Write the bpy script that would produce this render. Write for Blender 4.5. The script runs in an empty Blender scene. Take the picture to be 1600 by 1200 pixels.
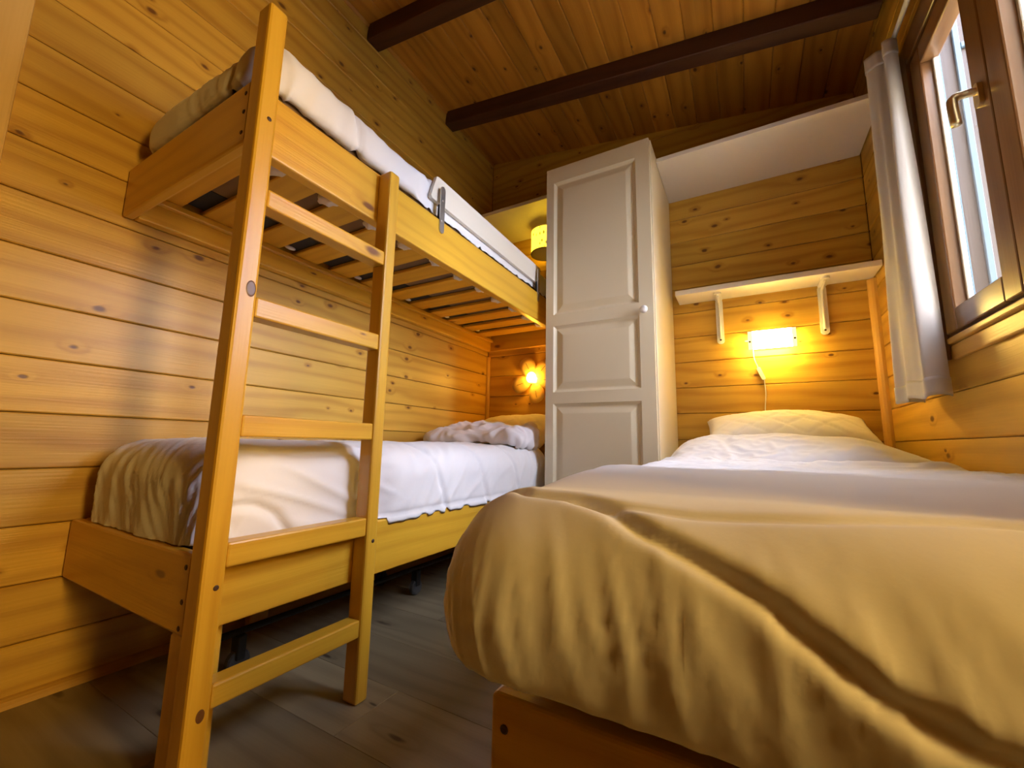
import bpy, bmesh, math
import numpy as np
from mathutils import Matrix, Vector

S = bpy.context.scene
COL = S.collection

# ------------------------------------------------------------------ camera
cam_d = bpy.data.cameras.new('camera'); cam = bpy.data.objects.new('camera', cam_d); COL.objects.link(cam)
cam_d.sensor_fit = 'HORIZONTAL'; cam_d.sensor_width = 36.0; cam_d.lens = 644.8 / 1600 * 36.0
cam_d.clip_start = 0.02
CR, CU, CF = Vector((0.87082, 0.49124, 0.01880)), Vector((0.05503, -0.13541, 0.98926)), Vector((-0.48851, 0.86043, 0.14495))
cam.matrix_world = Matrix(((CR.x, CU.x, -CF.x, 0), (CR.y, CU.y, -CF.y, 0), (CR.z, CU.z, -CF.z, 0.6256), (0, 0, 0, 1)))
S.camera = cam

# ------------------------------------------------------------------ world, daylight, exposure
S.view_settings.view_transform = 'Standard'; S.view_settings.look = 'None'
S.view_settings.gamma = 1.0; S.view_settings.use_curve_mapping = False
S.view_settings.exposure = 0.68
W = bpy.data.worlds.new('sky'); S.world = W; W.use_nodes = True
wb = W.node_tree.nodes['Background']; wb.inputs[0].default_value = (0.80, 0.85, 1.0, 1); wb.inputs[1].default_value = 10.5

def light(name, kind, loc, energy, color, direction=None, **kw):
    d = bpy.data.lights.new(name, kind); d.energy = energy; d.color = color
    for k, v in kw.items(): setattr(d, k, v)
    o = bpy.data.objects.new(name, d); COL.objects.link(o); o.location = loc
    if direction: o.rotation_euler = Vector(direction).to_track_quat('-Z', 'Y').to_euler()
    return o
# soft overcast daylight falling through the window
light('daylight', 'SUN', (4, 0, 3), 15.0, (0.80, 0.82, 1.0), (-0.85, 0.22, -0.42), angle=math.radians(70))
po = light('window_portal', 'AREA', (0.63, 1.2675, 1.435), 1.0, (1, 1, 1), (-1, 0, 0), shape='RECTANGLE', size=0.86, size_y=0.96)
po.data.cycles.is_portal = True
# lit hallway beyond the doorway in the right wall
light('hall_light', 'AREA', (2.0, 0.10, 1.30), 32.0, (1.0, 0.63, 0.16), (-1, 0.12, -0.1), shape='RECTANGLE', size=0.32, size_y=1.1)

# ------------------------------------------------------------------ measures (metres)
XL, XR, YB, YF = -1.537, 0.547, 2.365, -1.45
ZC, SL = 2.69, 0.157
def ceil_z(x): return ZC - SL * (x - XL)
SEAM_L, P_L = 0.5445, 0.1366
SEAM_B, P_B = 0.943, 0.1381

# ------------------------------------------------------------------ materials
MATS = {}
def new_mat(name):
    m = bpy.data.materials.new(name); m.use_nodes = True
    return m, m.node_tree.nodes, m.node_tree.links, m.node_tree.nodes['Principled BSDF']
def plain(name, col, rough=0.5, metal=0.0, spec=0.5, emit=None, estr=0.0, coat=0.0):
    m, n, l, b = new_mat(name)
    b.inputs['Base Color'].default_value = (*col, 1); b.inputs['Roughness'].default_value = rough
    b.inputs['Metallic'].default_value = metal; b.inputs['Specular IOR Level'].default_value = spec
    b.inputs['Coat Weight'].default_value = coat
    if emit: b.inputs['Emission Color'].default_value = (*emit, 1); b.inputs['Emission Strength'].default_value = estr
    # faint tone variation so nothing is perfectly flat
    nt = n.new('ShaderNodeTexNoise'); nt.inputs['Scale'].default_value = 9; nt.inputs['Detail'].default_value = 3
    tc = n.new('ShaderNodeTexCoord'); l.new(tc.outputs['Object'], nt.inputs['Vector'])
    mr = n.new('ShaderNodeMapRange'); mr.inputs[3].default_value = rough - 0.05; mr.inputs[4].default_value = rough + 0.05
    l.new(nt.outputs[0], mr.inputs[0]); l.new(mr.outputs[0], b.inputs['Roughness'])
    MATS[name] = m; return m
def mth(n, l, op, a, b=None, c=None, clamp=False):
    x = n.new('ShaderNodeMath'); x.operation = op; x.use_clamp = clamp
    for i, v in enumerate((a, b, c)):
        if v is None: continue
        if isinstance(v, (int, float)): x.inputs[i].default_value = v
        else: l.new(v, x.inputs[i])
    return x.outputs[0]
def wood(name, light_c, dark_c, knot_c, rough=0.42, ring=42.0, knots=0.5, kscale=(3.6, 9.0), coat=0.1, var=0.25, bump=0.15, stretch=1.0):
    m, n, l, b = new_mat(name)
    tc = n.new('ShaderNodeTexCoord'); oi = n.new('ShaderNodeObjectInfo')
    off = n.new('ShaderNodeCombineXYZ')
    l.new(mth(n, l, 'MULTIPLY', oi.outputs['Random'], 61.7), off.inputs[0])
    l.new(mth(n, l, 'MULTIPLY', oi.outputs['Random'], 23.3), off.inputs[1])
    l.new(mth(n, l, 'MULTIPLY', oi.outputs['Random'], 7.9), off.inputs[2])
    add = n.new('ShaderNodeVectorMath'); l.new(tc.outputs['Object'], add.inputs[0]); l.new(off.outputs[0], add.inputs[1])
    P = add.outputs[0]
    def mapped(scale):
        x = n.new('ShaderNodeVectorMath'); x.operation = 'MULTIPLY'; l.new(P, x.inputs[0]); x.inputs[1].default_value = scale
        return x.outputs[0]
    sep = n.new('ShaderNodeSeparateXYZ'); l.new(P, sep.inputs[0])
    warp = n.new('ShaderNodeTexNoise'); warp.inputs['Scale'].default_value = 1; warp.inputs['Detail'].default_value = 2
    l.new(mapped((1.1 * stretch, 6, 6)), warp.inputs['Vector'])
    # knots : 2D cells on the plank face, elongated along the grain
    jit = n.new('ShaderNodeTexNoise'); jit.inputs['Scale'].default_value = 1; l.new(mapped((14, 30, 0)), jit.inputs['Vector'])
    kv = n.new('ShaderNodeTexVoronoi'); kv.voronoi_dimensions = '2D'; kv.inputs['Scale'].default_value = 1
    l.new(mapped((kscale[0], kscale[1], 0)), kv.inputs['Vector'])
    dist = mth(n, l, 'ADD', kv.outputs['Distance'], mth(n, l, 'MULTIPLY', mth(n, l, 'SUBTRACT', jit.outputs[0], 0.5), 0.15))
    sc = n.new('ShaderNodeSeparateColor'); l.new(kv.outputs['Color'], sc.inputs[0])
    present = mth(n, l, 'LESS_THAN', sc.outputs[0], knots)
    size = mth(n, l, 'MULTIPLY_ADD', sc.outputs[1], 0.070, 0.036)
    rel = mth(n, l, 'DIVIDE', dist, size)
    def falloff(a, bb):
        r = n.new('ShaderNodeMapRange'); r.interpolation_type = 'SMOOTHSTEP'; r.inputs[1].default_value = a; r.inputs[2].default_value = bb
        r.inputs[3].default_value = 1; r.inputs[4].default_value = 0; l.new(rel, r.inputs[0]); return mth(n, l, 'MULTIPLY', r.outputs[0], present)
    kn, halo = falloff(0.35, 1.2), falloff(0.8, 3.4)
    phase = mth(n, l, 'ADD', mth(n, l, 'MULTIPLY', sep.outputs[1], ring * 2.2), mth(n, l, 'MULTIPLY', warp.outputs[0], 16))
    phase = mth(n, l, 'ADD', phase, mth(n, l, 'MULTIPLY', sep.outputs[2], ring * 1.5))
    phase = mth(n, l, 'ADD', phase, mth(n, l, 'MULTIPLY', halo, 3.5))
    rings = mth(n, l, 'MULTIPLY_ADD', mth(n, l, 'SINE', phase), 0.5, 0.5)
    rings = mth(n, l, 'POWER', rings, 2.2)
    fine = n.new('ShaderNodeTexNoise'); fine.inputs['Scale'].default_value = 1; fine.inputs['Detail'].default_value = 4
    l.new(mapped((5, 190, 190)), fine.inputs['Vector'])
    blot = n.new('ShaderNodeTexNoise'); blot.inputs['Scale'].default_value = 1; blot.inputs['Detail'].default_value = 2
    l.new(mapped((2.2, 9, 9)), blot.inputs['Vector'])
    f = mth(n, l, 'ADD', mth(n, l, 'MULTIPLY', rings, 0.40), mth(n, l, 'MULTIPLY', fine.outputs[0], 0.38))
    f = mth(n, l, 'ADD', f, mth(n, l, 'MULTIPLY', mth(n, l, 'SUBTRACT', blot.outputs[0], 0.42), 0.9))
    f = mth(n, l, 'ADD', f, mth(n, l, 'MULTIPLY', halo, 0.28), clamp=True)
    mx = n.new('ShaderNodeMix'); mx.data_type = 'RGBA'; mx.inputs[6].default_value = (*light_c, 1); mx.inputs[7].default_value = (*dark_c, 1)
    l.new(f, mx.inputs[0])
    mk = n.new('ShaderNodeMix'); mk.data_type = 'RGBA'; mk.inputs[7].default_value = (*knot_c, 1)
    l.new(mth(n, l, 'MULTIPLY', kn, 0.95), mk.inputs[0]); l.new(mx.outputs[2], mk.inputs[6])
    hs = n.new('ShaderNodeHueSaturation'); l.new(mk.outputs[2], hs.inputs['Color'])
    l.new(mth(n, l, 'MULTIPLY_ADD', oi.outputs['Random'], var, 1 - var / 2), hs.inputs['Value'])
    l.new(hs.outputs[0], b.inputs['Base Color'])
    b.inputs['Roughness'].default_value = rough; b.inputs['Coat Weight'].default_value = coat; b.inputs['Coat Roughness'].default_value = 0.3
    bp = n.new('ShaderNodeBump'); bp.inputs['Strength'].default_value = bump; bp.inputs['Distance'].default_value = 0.004
    l.new(mth(n, l, 'ADD', fine.outputs[0], mth(n, l, 'MULTIPLY', kn, -0.6)), bp.inputs['Height']); l.new(bp.outputs[0], b.inputs['Normal'])
    MATS[name] = m; return m
def cloth(name, col, rough=0.85, weave=900, bump=0.12, trans=0.0):
    m, n, l, b = new_mat(name)
    b.inputs['Base Color'].default_value = (*col, 1); b.inputs['Roughness'].default_value = rough
    b.inputs['Sheen Weight'].default_value = 0.15; b.inputs['Specular IOR Level'].default_value = 0.25
    tc = n.new('ShaderNodeTexCoord'); nz = n.new('ShaderNodeTexNoise'); nz.inputs['Scale'].default_value = weave / 10; nz.inputs['Detail'].default_value = 4
    l.new(tc.outputs['Object'], nz.inputs['Vector'])
    bp = n.new('ShaderNodeBump'); bp.inputs['Strength'].default_value = bump; bp.inputs['Distance'].default_value = 0.002
    l.new(nz.outputs[0], bp.inputs['Height']); l.new(bp.outputs[0], b.inputs['Normal'])
    if trans:
        out = n['Material Output']; tr = n.new('ShaderNodeBsdfTranslucent'); tr.inputs[0].default_value = (*col, 1)
        ms = n.new('ShaderNodeMixShader'); ms.inputs[0].default_value = trans
        l.new(b.outputs[0], ms.inputs[1]); l.new(tr.outputs[0], ms.inputs[2]); l.new(ms.outputs[0], out.inputs[0])
    MATS[name] = m; return m
def glass(name):
    m, n, l, b = new_mat(name); out = n['Material Output']
    fr = n.new('ShaderNodeFresnel'); fr.inputs[0].default_value = 1.5
    t = n.new('ShaderNodeBsdfTransparent'); t.inputs[0].default_value = (0.97, 0.985, 1, 1)
    g = n.new('ShaderNodeBsdfGlossy'); g.inputs['Roughness'].default_value = 0.01
    ms = n.new('ShaderNodeMixShader'); ge = n.new('ShaderNodeNewGeometry'); l.new(mth(n, l, 'MULTIPLY', fr.outputs[0], mth(n, l, 'SUBTRACT', 1.0, ge.outputs['Backfacing'])), ms.inputs[0]); l.new(t.outputs[0], ms.inputs[1]); l.new(g.outputs[0], ms.inputs[2])
    l.new(ms.outputs[0], out.inputs[0]); n.remove(b); MATS[name] = m; return m

wood('wall_pine', (0.70, 0.43, 0.066), (0.42, 0.205, 0.022), (0.13, 0.045, 0.010), knots=0.44, kscale=(6.0, 10.0))
wood('ceiling_pine', (0.60, 0.285, 0.04), (0.34, 0.13, 0.013), (0.075, 0.022, 0.007), knots=0.3, kscale=(6.0, 9.0), var=0.4)  # shade put into the colour: same stain as the walls, darker and redder
wood('bed_pine', (0.72, 0.42, 0.034), (0.54, 0.265, 0.015), (0.17, 0.055, 0.012), rough=0.33, knots=0.22, kscale=(3.0, 8.0), coat=0.3, var=0.14, ring=60)
wood('trim_pine', (0.68, 0.41, 0.09), (0.50, 0.25, 0.04), (0.10, 0.035, 0.012), knots=0.2)
wood('beam_wood', (0.085, 0.028, 0.011), (0.045, 0.014, 0.006), (0.02, 0.006, 0.003), rough=0.6, knots=0.3, coat=0.0)
wood('window_wood', (0.22, 0.105, 0.036), (0.13, 0.055, 0.018), (0.07, 0.022, 0.008), rough=0.3, knots=0.1, coat=0.3, bump=0.05)
wood('shutter_wood', (0.085, 0.06, 0.046), (0.055, 0.038, 0.028), (0.2, 0.1, 0.06), knots=0.15, rough=0.6)
wood('floor_laminate', (0.31, 0.25, 0.15), (0.18, 0.14, 0.08), (0.06, 0.035, 0.02), rough=0.35, knots=0.3, kscale=(2.5, 9.0), ring=50, var=0.3, coat=0.0, bump=0.05)
plain('white_paint', (0.80, 0.74, 0.62), 0.35)
plain('cream_lacquer', (0.76, 0.67, 0.47), 0.33, coat=0.15)
plain('white_shelf', (0.78, 0.74, 0.72), 0.35)
plain('white_plastic', (0.80, 0.78, 0.74), 0.4)
plain('steel', (0.55, 0.53, 0.50), 0.35, metal=1.0)
plain('brass', (0.80, 0.68, 0.40), 0.35, metal=1.0)
plain('screw_dark', (0.06, 0.025, 0.012), 0.5)
plain('dark_metal', (0.012, 0.012, 0.012), 0.7)
plain('rubber', (0.06, 0.06, 0.06), 0.6)
plain('backing', (0.12, 0.05, 0.018), 0.8)
plain('hall_paint', (0.75, 0.62, 0.42), 0.7)
plain('outside_ground', (0.30, 0.31, 0.28), 0.9)
plain('shutter_rail', (0.085, 0.15, 0.20), 0.4)
cloth('duvet_cotton', (0.80, 0.785, 0.79))
cloth('pillow_cotton', (0.80, 0.78, 0.77))
cloth('sheet_cotton', (0.78, 0.74, 0.75))
cloth('mattress_ticking', (0.20, 0.12, 0.06), weave=1500)  # beige cloth coloured brown: shade seen between the slats is in the colour
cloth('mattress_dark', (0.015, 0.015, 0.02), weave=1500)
cloth('curtain_linen', (0.80, 0.76, 0.72), trans=0.35, weave=2500)
glass('window_glass')
plain('opal_lit', (0.9, 0.85, 0.75), 0.4, emit=(1.0, 0.70, 0.17), estr=46.0)
plain('opal_edge', (0.9, 0.85, 0.6), 0.4, emit=(1.0, 0.84, 0.30), estr=1.1)
plain('bulb_lit', (0.9, 0.85, 0.7), 0.4, emit=(1.0, 0.62, 0.10), estr=45.0)
plain('flower_bulb', (0.9, 0.8, 0.4), 0.4, emit=(1.0, 0.52, 0.05), estr=38.0)
plain('drum_bulb', (0.9, 0.8, 0.4), 0.4, emit=(1.0, 0.64, 0.05), estr=400.0)
wood('casing_pine', (0.80, 0.56, 0.22), (0.66, 0.42, 0.13), (0.2, 0.1, 0.03), knots=0.05)
cloth('petal_plastic', (0.90, 0.70, 0.28), rough=0.4, bump=0.0, trans=0.5)  # yellow glow of the white petals is put into the base colour
m, n, l, b = new_mat('drum_shade')   # warm lit fabric with a darker leaf print
tc = n.new('ShaderNodeTexCoord'); vo = n.new('ShaderNodeTexVoronoi'); mp = n.new('ShaderNodeMapping')
mp.inputs['Scale'].default_value = (1, 1, 0.55); mp.inputs['Rotation'].default_value = (0.5, 0.3, 0)
l.new(tc.outputs['Object'], mp.inputs[0]); l.new(mp.outputs[0], vo.inputs['Vector']); vo.inputs['Scale'].default_value = 42
rp = n.new('ShaderNodeValToRGB'); rp.color_ramp.elements[0].position = 0.2; rp.color_ramp.elements[1].position = 0.34
rp.color_ramp.elements[0].color = (0.10, 0.075, 0.004, 1); rp.color_ramp.elements[1].color = (1.0, 0.64, 0.03, 1)
l.new(vo.outputs['Distance'], rp.inputs[0]); l.new(rp.outputs[0], b.inputs['Base Color']); l.new(rp.outputs[0], b.inputs['Emission Color'])
b.inputs['Emission Strength'].default_value = 2.8; b.inputs['Roughness'].default_value = 0.8; MATS['drum_shade'] = m

# ------------------------------------------------------------------ object helpers
def tag(o, label=None, cat=None, group=None, kind=None):
    if label: o['label'] = label
    if cat: o['category'] = cat
    if group: o['group'] = group
    if kind: o['kind'] = kind
    return o
def wmat(o):
    return (wmat(o.parent) @ o.matrix_parent_inverse @ o.matrix_basis) if o.parent else o.matrix_basis.copy()
def link(name, me, mat, parent=None, loc=(0, 0, 0), rot=None, smooth=False):
    o = bpy.data.objects.new(name, me); COL.objects.link(o)
    if mat and not me.materials: me.materials.append(MATS[mat])
    if smooth and len(me.polygons):
        me.polygons.foreach_set('use_smooth', [True] * len(me.polygons))
    if parent:
        o.parent = parent; o.matrix_parent_inverse = wmat(parent).inverted()
    o.location = loc
    if rot is not None: o.rotation_euler = rot.to_euler() if hasattr(rot, 'to_euler') else rot
    return o
def thing(name, loc, label, cat, group=None):
    o = bpy.data.objects.new(name, None); COL.objects.link(o); o.location = loc; o.empty_display_size = 0.05
    return tag(o, label, cat, group)
BOXC = {}
def box_mesh(dx, dy, dz, bev=0.003, seg=1):
    k = (round(dx, 4), round(dy, 4), round(dz, 4), bev, seg)
    bm = bmesh.new(); bmesh.ops.create_cube(bm, size=1)
    for v in bm.verts: v.co = Vector((v.co.x * dx, v.co.y * dy, v.co.z * dz))
    if bev: bmesh.ops.bevel(bm, geom=list(bm.edges), offset=min(bev, dx * .4, dy * .4, dz * .4), segments=seg, affect='EDGES', profile=0.5)
    me = bpy.data.meshes.new('board'); bm.to_mesh(me); bm.free(); return me
ORI = {  # local X = length, local Y = width, local Z = thickness (face)
    'left': Matrix(((0, 0, 1), (1, 0, 0), (0, 1, 0))),
    'right': Matrix(((0, 0, -1), (-1, 0, 0), (0, 1, 0))),
    'back': Matrix(((1, 0, 0), (0, 0, -1), (0, 1, 0))),
    'postX': Matrix(((0, 0, 1), (0, 1, 0), (-1, 0, 0))),   # length down, width along Y, face +X
    'postY': Matrix(((0, 1, 0), (0, 0, -1), (-1, 0, 0))),  # length down, width along X, face -Y
    'flatX': Matrix(((1, 0, 0), (0, 1, 0), (0, 0, 1))),    # length along X, lying
    'flatY': Matrix(((0, -1, 0), (1, 0, 0), (0, 0, 1))),   # length along Y, lying
}
def board(name, mn, mx, ori, mat, parent=None, bev=0.003, seg=1, share=None):
    """axis-aligned board from world corner mn to mx, grain along its length"""
    mn, mx = Vector(mn), Vector(mx); c = (mn + mx) / 2; d = mx - mn
    M = ORI[ori]; ld = [sum(abs(M[r][k]) * d[r] for r in range(3)) for k in range(3)]
    me = share or box_mesh(ld[0], ld[1], ld[2], bev, seg)
    return link(name, me, mat, parent, c, M)
def from_bm(name, bm, mat, parent=None, loc=(0, 0, 0), rot=None, smooth=False):
    me = bpy.data.meshes.new(name); bm.to_mesh(me); bm.free()
    return link(name, me, mat, parent, loc, rot, smooth)
def lathe(profile, seg=24):
    """profile: list of (r, z), revolved about Z"""
    bm = bmesh.new(); rows = []
    for r, z in profile:
        rows.append([bm.verts.new((r * math.cos(2 * math.pi * i / seg), r * math.sin(2 * math.pi * i / seg), z)) for i in range(seg)])
    for a, c in zip(rows, rows[1:]):
        for i in range(seg): bm.faces.new((a[i], a[(i + 1) % seg], c[(i + 1) % seg], c[i]))
    for row, fl in ((rows[0], True), (rows[-1], False)):
        if profile[0 if fl else -1][0] > 1e-5: bm.faces.new(row[::-1] if fl else row)
    bmesh.ops.remove_doubles(bm, verts=bm.verts, dist=1e-6); bmesh.ops.recalc_face_normals(bm, faces=bm.faces); return bm
def tube(points, r, seg=10):
    """round bar through points"""
    bm = bmesh.new(); rows = []; pts = [Vector(p) for p in points]
    for i, p in enumerate(pts):
        t = (pts[min(i + 1, len(pts) - 1)] - pts[max(i - 1, 0)]).normalized()
        a = t.orthogonal().normalized() if i == 0 else (a - t * a.dot(t)).normalized()
        bb = t.cross(a); rr = r[i] if isinstance(r, (list, tuple)) else r
        rows.append([bm.verts.new(p + (a * math.cos(2 * math.pi * k / seg) + bb * math.sin(2 * math.pi * k / seg)) * rr) for k in range(seg)])
    for A, B in zip(rows, rows[1:]):
        for k in range(seg): bm.faces.new((A[k], A[(k + 1) % seg], B[(k + 1) % seg], B[k]))
    bm.faces.new(rows[0][::-1]); bm.faces.new(rows[-1]); bmesh.ops.recalc_face_normals(bm, faces=bm.faces); return bm
def smooth_path(ctrl, n=8):
    P = [Vector(c) for c in ctrl]; P = [P[0]] + P + [P[-1]]; out = []
    for i in range(1, len(P) - 2):
        for k in range(n):
            t = k / n; a, b_, c, d = P[i - 1:i + 3]
            out.append(0.5 * ((2 * b_) + (c - a) * t + (2 * a - 5 * b_ + 4 * c - d) * t * t + (3 * b_ - a - 3 * c + d) * t ** 3))
    return out + [P[-2]]
SCREW = lathe([(0, 0.0012), (0.0035, 0.001), (0.005, 0), (0.005, -0.004)], 10)
SCREW_ME = bpy.data.meshes.new('screw'); SCREW.to_mesh(SCREW_ME); SCREW.free(); SCREW_ME.materials.append(MATS['screw_dark'])
def screw(parent, loc, face, name='screw'):
    return link(name, SCREW_ME, None, parent, loc, Vector(face).to_track_quat('Z', 'Y'))
def rounded_plate(w, h, t, r, n=6):
    """plate in local XY with rounded corners, extruded along Z"""
    bm = bmesh.new(); vs = []
    for cx, cy, a0 in ((w/2-r, h/2-r, 0), (-w/2+r, h/2-r, 90), (-w/2+r, -h/2+r, 180), (w/2-r, -h/2+r, 270)):
        for k in range(n + 1):
            a = math.radians(a0 + 90 * k / n); vs.append(bm.verts.new((cx + r * math.cos(a), cy + r * math.sin(a), 0)))
    f = bm.faces.new(vs); e = bmesh.ops.extrude_face_region(bm, geom=[f])
    for v in e['geom']:
        if isinstance(v, bmesh.types.BMVert): v.co.z += t
    bmesh.ops.recalc_face_normals(bm, faces=bm.faces); return bm

# ------------------------------------------------------------------ room shell
def struct(o): o['kind'] = 'structure'; return o
def rect_minus(r, h):
    """(u0,u1,v0,v1) minus hole -> list"""
    u0, u1, v0, v1 = r; a0, a1, b0, b1 = h
    if a1 <= u0 or a0 >= u1 or b1 <= v0 or b0 >= v1: return [r]
    out = []
    if a0 > u0: out.append((u0, a0, v0, v1))
    if a1 < u1: out.append((a1, u1, v0, v1))
    m0, m1 = max(u0, a0), min(u1, a1)
    if b0 > v0: out.append((m0, m1, v0, b0))
    if b1 < v1: out.append((m0, m1, b1, v1))
    return out
WT = 0.012   # plank thickness proud of the backing
WIN = (0.835, 1.70, 0.955, 1.915)      # window opening y0,y1,z0,z1 in the right wall
DOOR = (0.03, 0.40, 0.0, 2.02)        # right-wall doorway near the bed's foot, narrowed to limit the hall light

floor = struct(board('floor', (XL, YF, -0.06), (XR, YB, -0.014), 'flatX', 'backing', bev=0))
py, row = YF, 0
edges = [0.867 + 0.192 * k for k in range(-8, 9)]
edges = [YF] + [e for e in edges if YF + .02 < e < YB - .02] + [YB]
for y0, y1 in zip(edges, edges[1:]):
    x = XL - 0.35 - (0.43 * row) % 1.1
    while x < XR:
        a, c = max(x, XL), min(x + 1.22, XR)
        if c - a > 0.02: board('plank', (a + .0004, y0 + .0004, -0.014), (c - .0004, y1 - .0004, 0.0), 'flatX', 'floor_laminate', floor, bev=0.0005)
        x += 1.22
    row += 1

wl = struct(board('wall_left', (XL - 0.06, YF, -0.06), (XL - WT, YB + 0.06, ZC + 0.03), 'left', 'backing', bev=0))
k = -4
while SEAM_L + k * P_L < ZC:
    z0, z1 = max(0, SEAM_L + k * P_L), min(ZC + 0.002, SEAM_L + (k + 1) * P_L)
    if z1 - z0 > .01: board('plank', (XL - WT, YF, z0 + .0011), (XL, YB, z1 - .0011), 'left', 'wall_pine', wl, bev=0.003)
    k += 1
wbk = struct(board('wall_back', (XL - 0.06, YB + WT, -0.06), (XR + 0.06, YB + 0.06, ZC + 0.03), 'back', 'backing', bev=0))
k = -7
while SEAM_B + k * P_B < ZC:
    z0, z1 = max(0, SEAM_B + k * P_B), min(ZC, SEAM_B + (k + 1) * P_B)
    x1 = min(XR, XL + (ZC - z0) / SL) if z1 > ceil_z(XR) else XR
    if z1 - z0 > .01: board('plank', (XL, YB, z0 + .0011), (x1, YB + WT, z1 - .0011), 'back', 'wall_pine', wbk, bev=0.003)
    k += 1
ZR = ceil_z(XR)
bm = bmesh.new()
for (a, c, d, e) in [q for r in rect_minus((YF, YB + 0.06, -0.06, ZR + 0.03), WIN) for q in rect_minus(r, DOOR)]:
    g = bmesh.ops.create_cube(bm, size=1)
    for v in g['verts']: v.co = Vector((XR + WT + 0.024 + v.co.x * 0.048, (a + c) / 2 + v.co.y * (c - a), (d + e) / 2 + v.co.z * (e - d)))
wr = struct(from_bm('wall_right', bm, 'backing'))
k = -7
while SEAM_B + k * P_B < ZR:
    z0, z1 = max(0, SEAM_B + k * P_B), min(ZR + .01, SEAM_B + (k + 1) * P_B)
    if z1 - z0 > .01:
        for (a, c, d, e) in [q for r in rect_minus((YF, YB, z0 + .0011, z1 - .0011), WIN) for q in rect_minus(r, DOOR)]:
            if c - a > .005 and e - d > .005: board('plank', (XR, a, d), (XR + WT, c, e), 'right', 'wall_pine', wr, bev=0.003)
    k += 1
wf = struct(board('wall_front', (XL - 0.06, YF - 0.06, -0.06), (XR + 0.06, YF - WT, ZC + 0.03), 'back', 'backing', bev=0))
k = -7
while SEAM_B + k * P_B < ZC:
    z0, z1 = max(0, SEAM_B + k * P_B), min(ZC, SEAM_B + (k + 1) * P_B)
    if z1 - z0 > .01: board('plank', (XL, YF - WT, z0 + .0011), (XR, YF, z1 - .0011), 'back', 'wall_pine', wf, bev=0.0035)
    k += 1
# sloping boarded ceiling
th = math.atan(SL); cs, sn = math.cos(th), math.sin(th)
M_CEIL = Matrix(((0, cs, -sn), (1, 0, 0), (0, -sn, -cs)))
length = (XR - XL) / cs
def ceil_pt(u, y, up=0.0): return Vector((XL + u * cs + up * sn, y, ZC - u * sn + up * cs))
ce = struct(link('ceiling', box_mesh(YB - YF + .2, length + 0.2, 0.05, 0), 'backing', None, ceil_pt(length / 2, (YB + YF) / 2, 0.014 + 0.025), M_CEIL))
nb = 18; pw = length / nb
sh = box_mesh(YB - YF + 0.02, pw - 0.0012, 0.014, 0.004)
for i in range(nb):
    o = bpy.data.objects.new('board', sh); COL.objects.link(o)
    if not sh.materials: sh.materials.append(MATS['ceiling_pine'])
    o.parent = ce; o.matrix_parent_inverse = ce.matrix_basis.inverted()
    o.location = ceil_pt((i + .5) * pw, (YB + YF) / 2, 0.007); o.rotation_euler = M_CEIL.to_euler()
M_BEAM = Matrix(((cs, 0, sn), (0, 1, 0), (-sn, 0, cs)))
bsh = box_mesh(length - 0.01, 0.078, 0.09, 0.004)
for y, lab in ((-0.68, 'dark brown ceiling beam at the far doorway side of the room'), (-0.06, 'dark brown ceiling beam over the doorway end of the room'), (0.56, 'dark brown ceiling beam above the foot of the bunk'),
               (1.218, 'dark brown ceiling beam over the middle of the bunk'), (1.838, 'dark brown ceiling beam running just in front of the wardrobe')):
    o = link('ceiling_beam', bsh, 'beam_wood', None, ceil_pt(length / 2, y, -0.042), M_BEAM)
    tag(o, lab, 'beam', 'dark ceiling beams')
# mouldings
def quarter(name, p0, p1, inward, r=0.02, mat='trim_pine'):
    """quarter-round strip from p0 to p1 filling the corner, inward = two unit vectors"""
    p0, p1 = Vector(p0), Vector(p1); a, b_ = Vector(inward[0]), Vector(inward[1]); bm = bmesh.new(); rows = []
    L = (p1 - p0).length; t = (p1 - p0).normalized()
    # local frame: X along strip
    for s in (-L / 2, L / 2):
        prof = [(0, 0)] + [(r * math.cos(math.radians(q)), r * math.sin(math.radians(q))) for q in (0, 22.5, 45, 67.5, 90)]
        rows.append([bm.verts.new((s, u, w)) for u, w in prof])
    for i in range(len(rows[0])): j = (i + 1) % len(rows[0]); bm.faces.new((rows[0][i], rows[0][j], rows[1][j], rows[1][i]))
    bm.faces.new(rows[0][::-1]); bm.faces.new(rows[1]); bmesh.ops.recalc_face_normals(bm, faces=bm.faces)
    M = Matrix((t, a, b_)).transposed()
    if M.determinant() < 0: M = Matrix((-t, a, b_)).transposed()
    return struct(from_bm(name, bm, mat, None, (p0 + p1) / 2, M))
quarter('trim_1', (XR, YB, 0), (XR, YB, 1.400), ((-1, 0, 0), (0, -1, 0)), 0.03)
quarter('trim_2', (XL, YB, 0), (XL, YB, 1.22), ((1, 0, 0), (0, -1, 0)), 0.02)
quarter('baseboard_left', (XL, YF, 0), (XL, YB, 0), ((1, 0, 0), (0, 0, 1)), 0.022)
quarter('baseboard_back', (XL + .02, YB, 0), (XR - .03, YB, 0), ((0, -1, 0), (0, 0, 1)), 0.022)
quarter('trim_3', (XL, YF, ZC - .004), (XL, YB, ZC - .004), ((1, 0, -SL), (0, 0, -1)), 0.014, 'ceiling_pine')
struct(board('trim_4', (XL, 0.055, 0), (XL + 0.03, 0.176, 2.2), 'postX', 'casing_pine', bev=0.006, seg=2))

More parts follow.
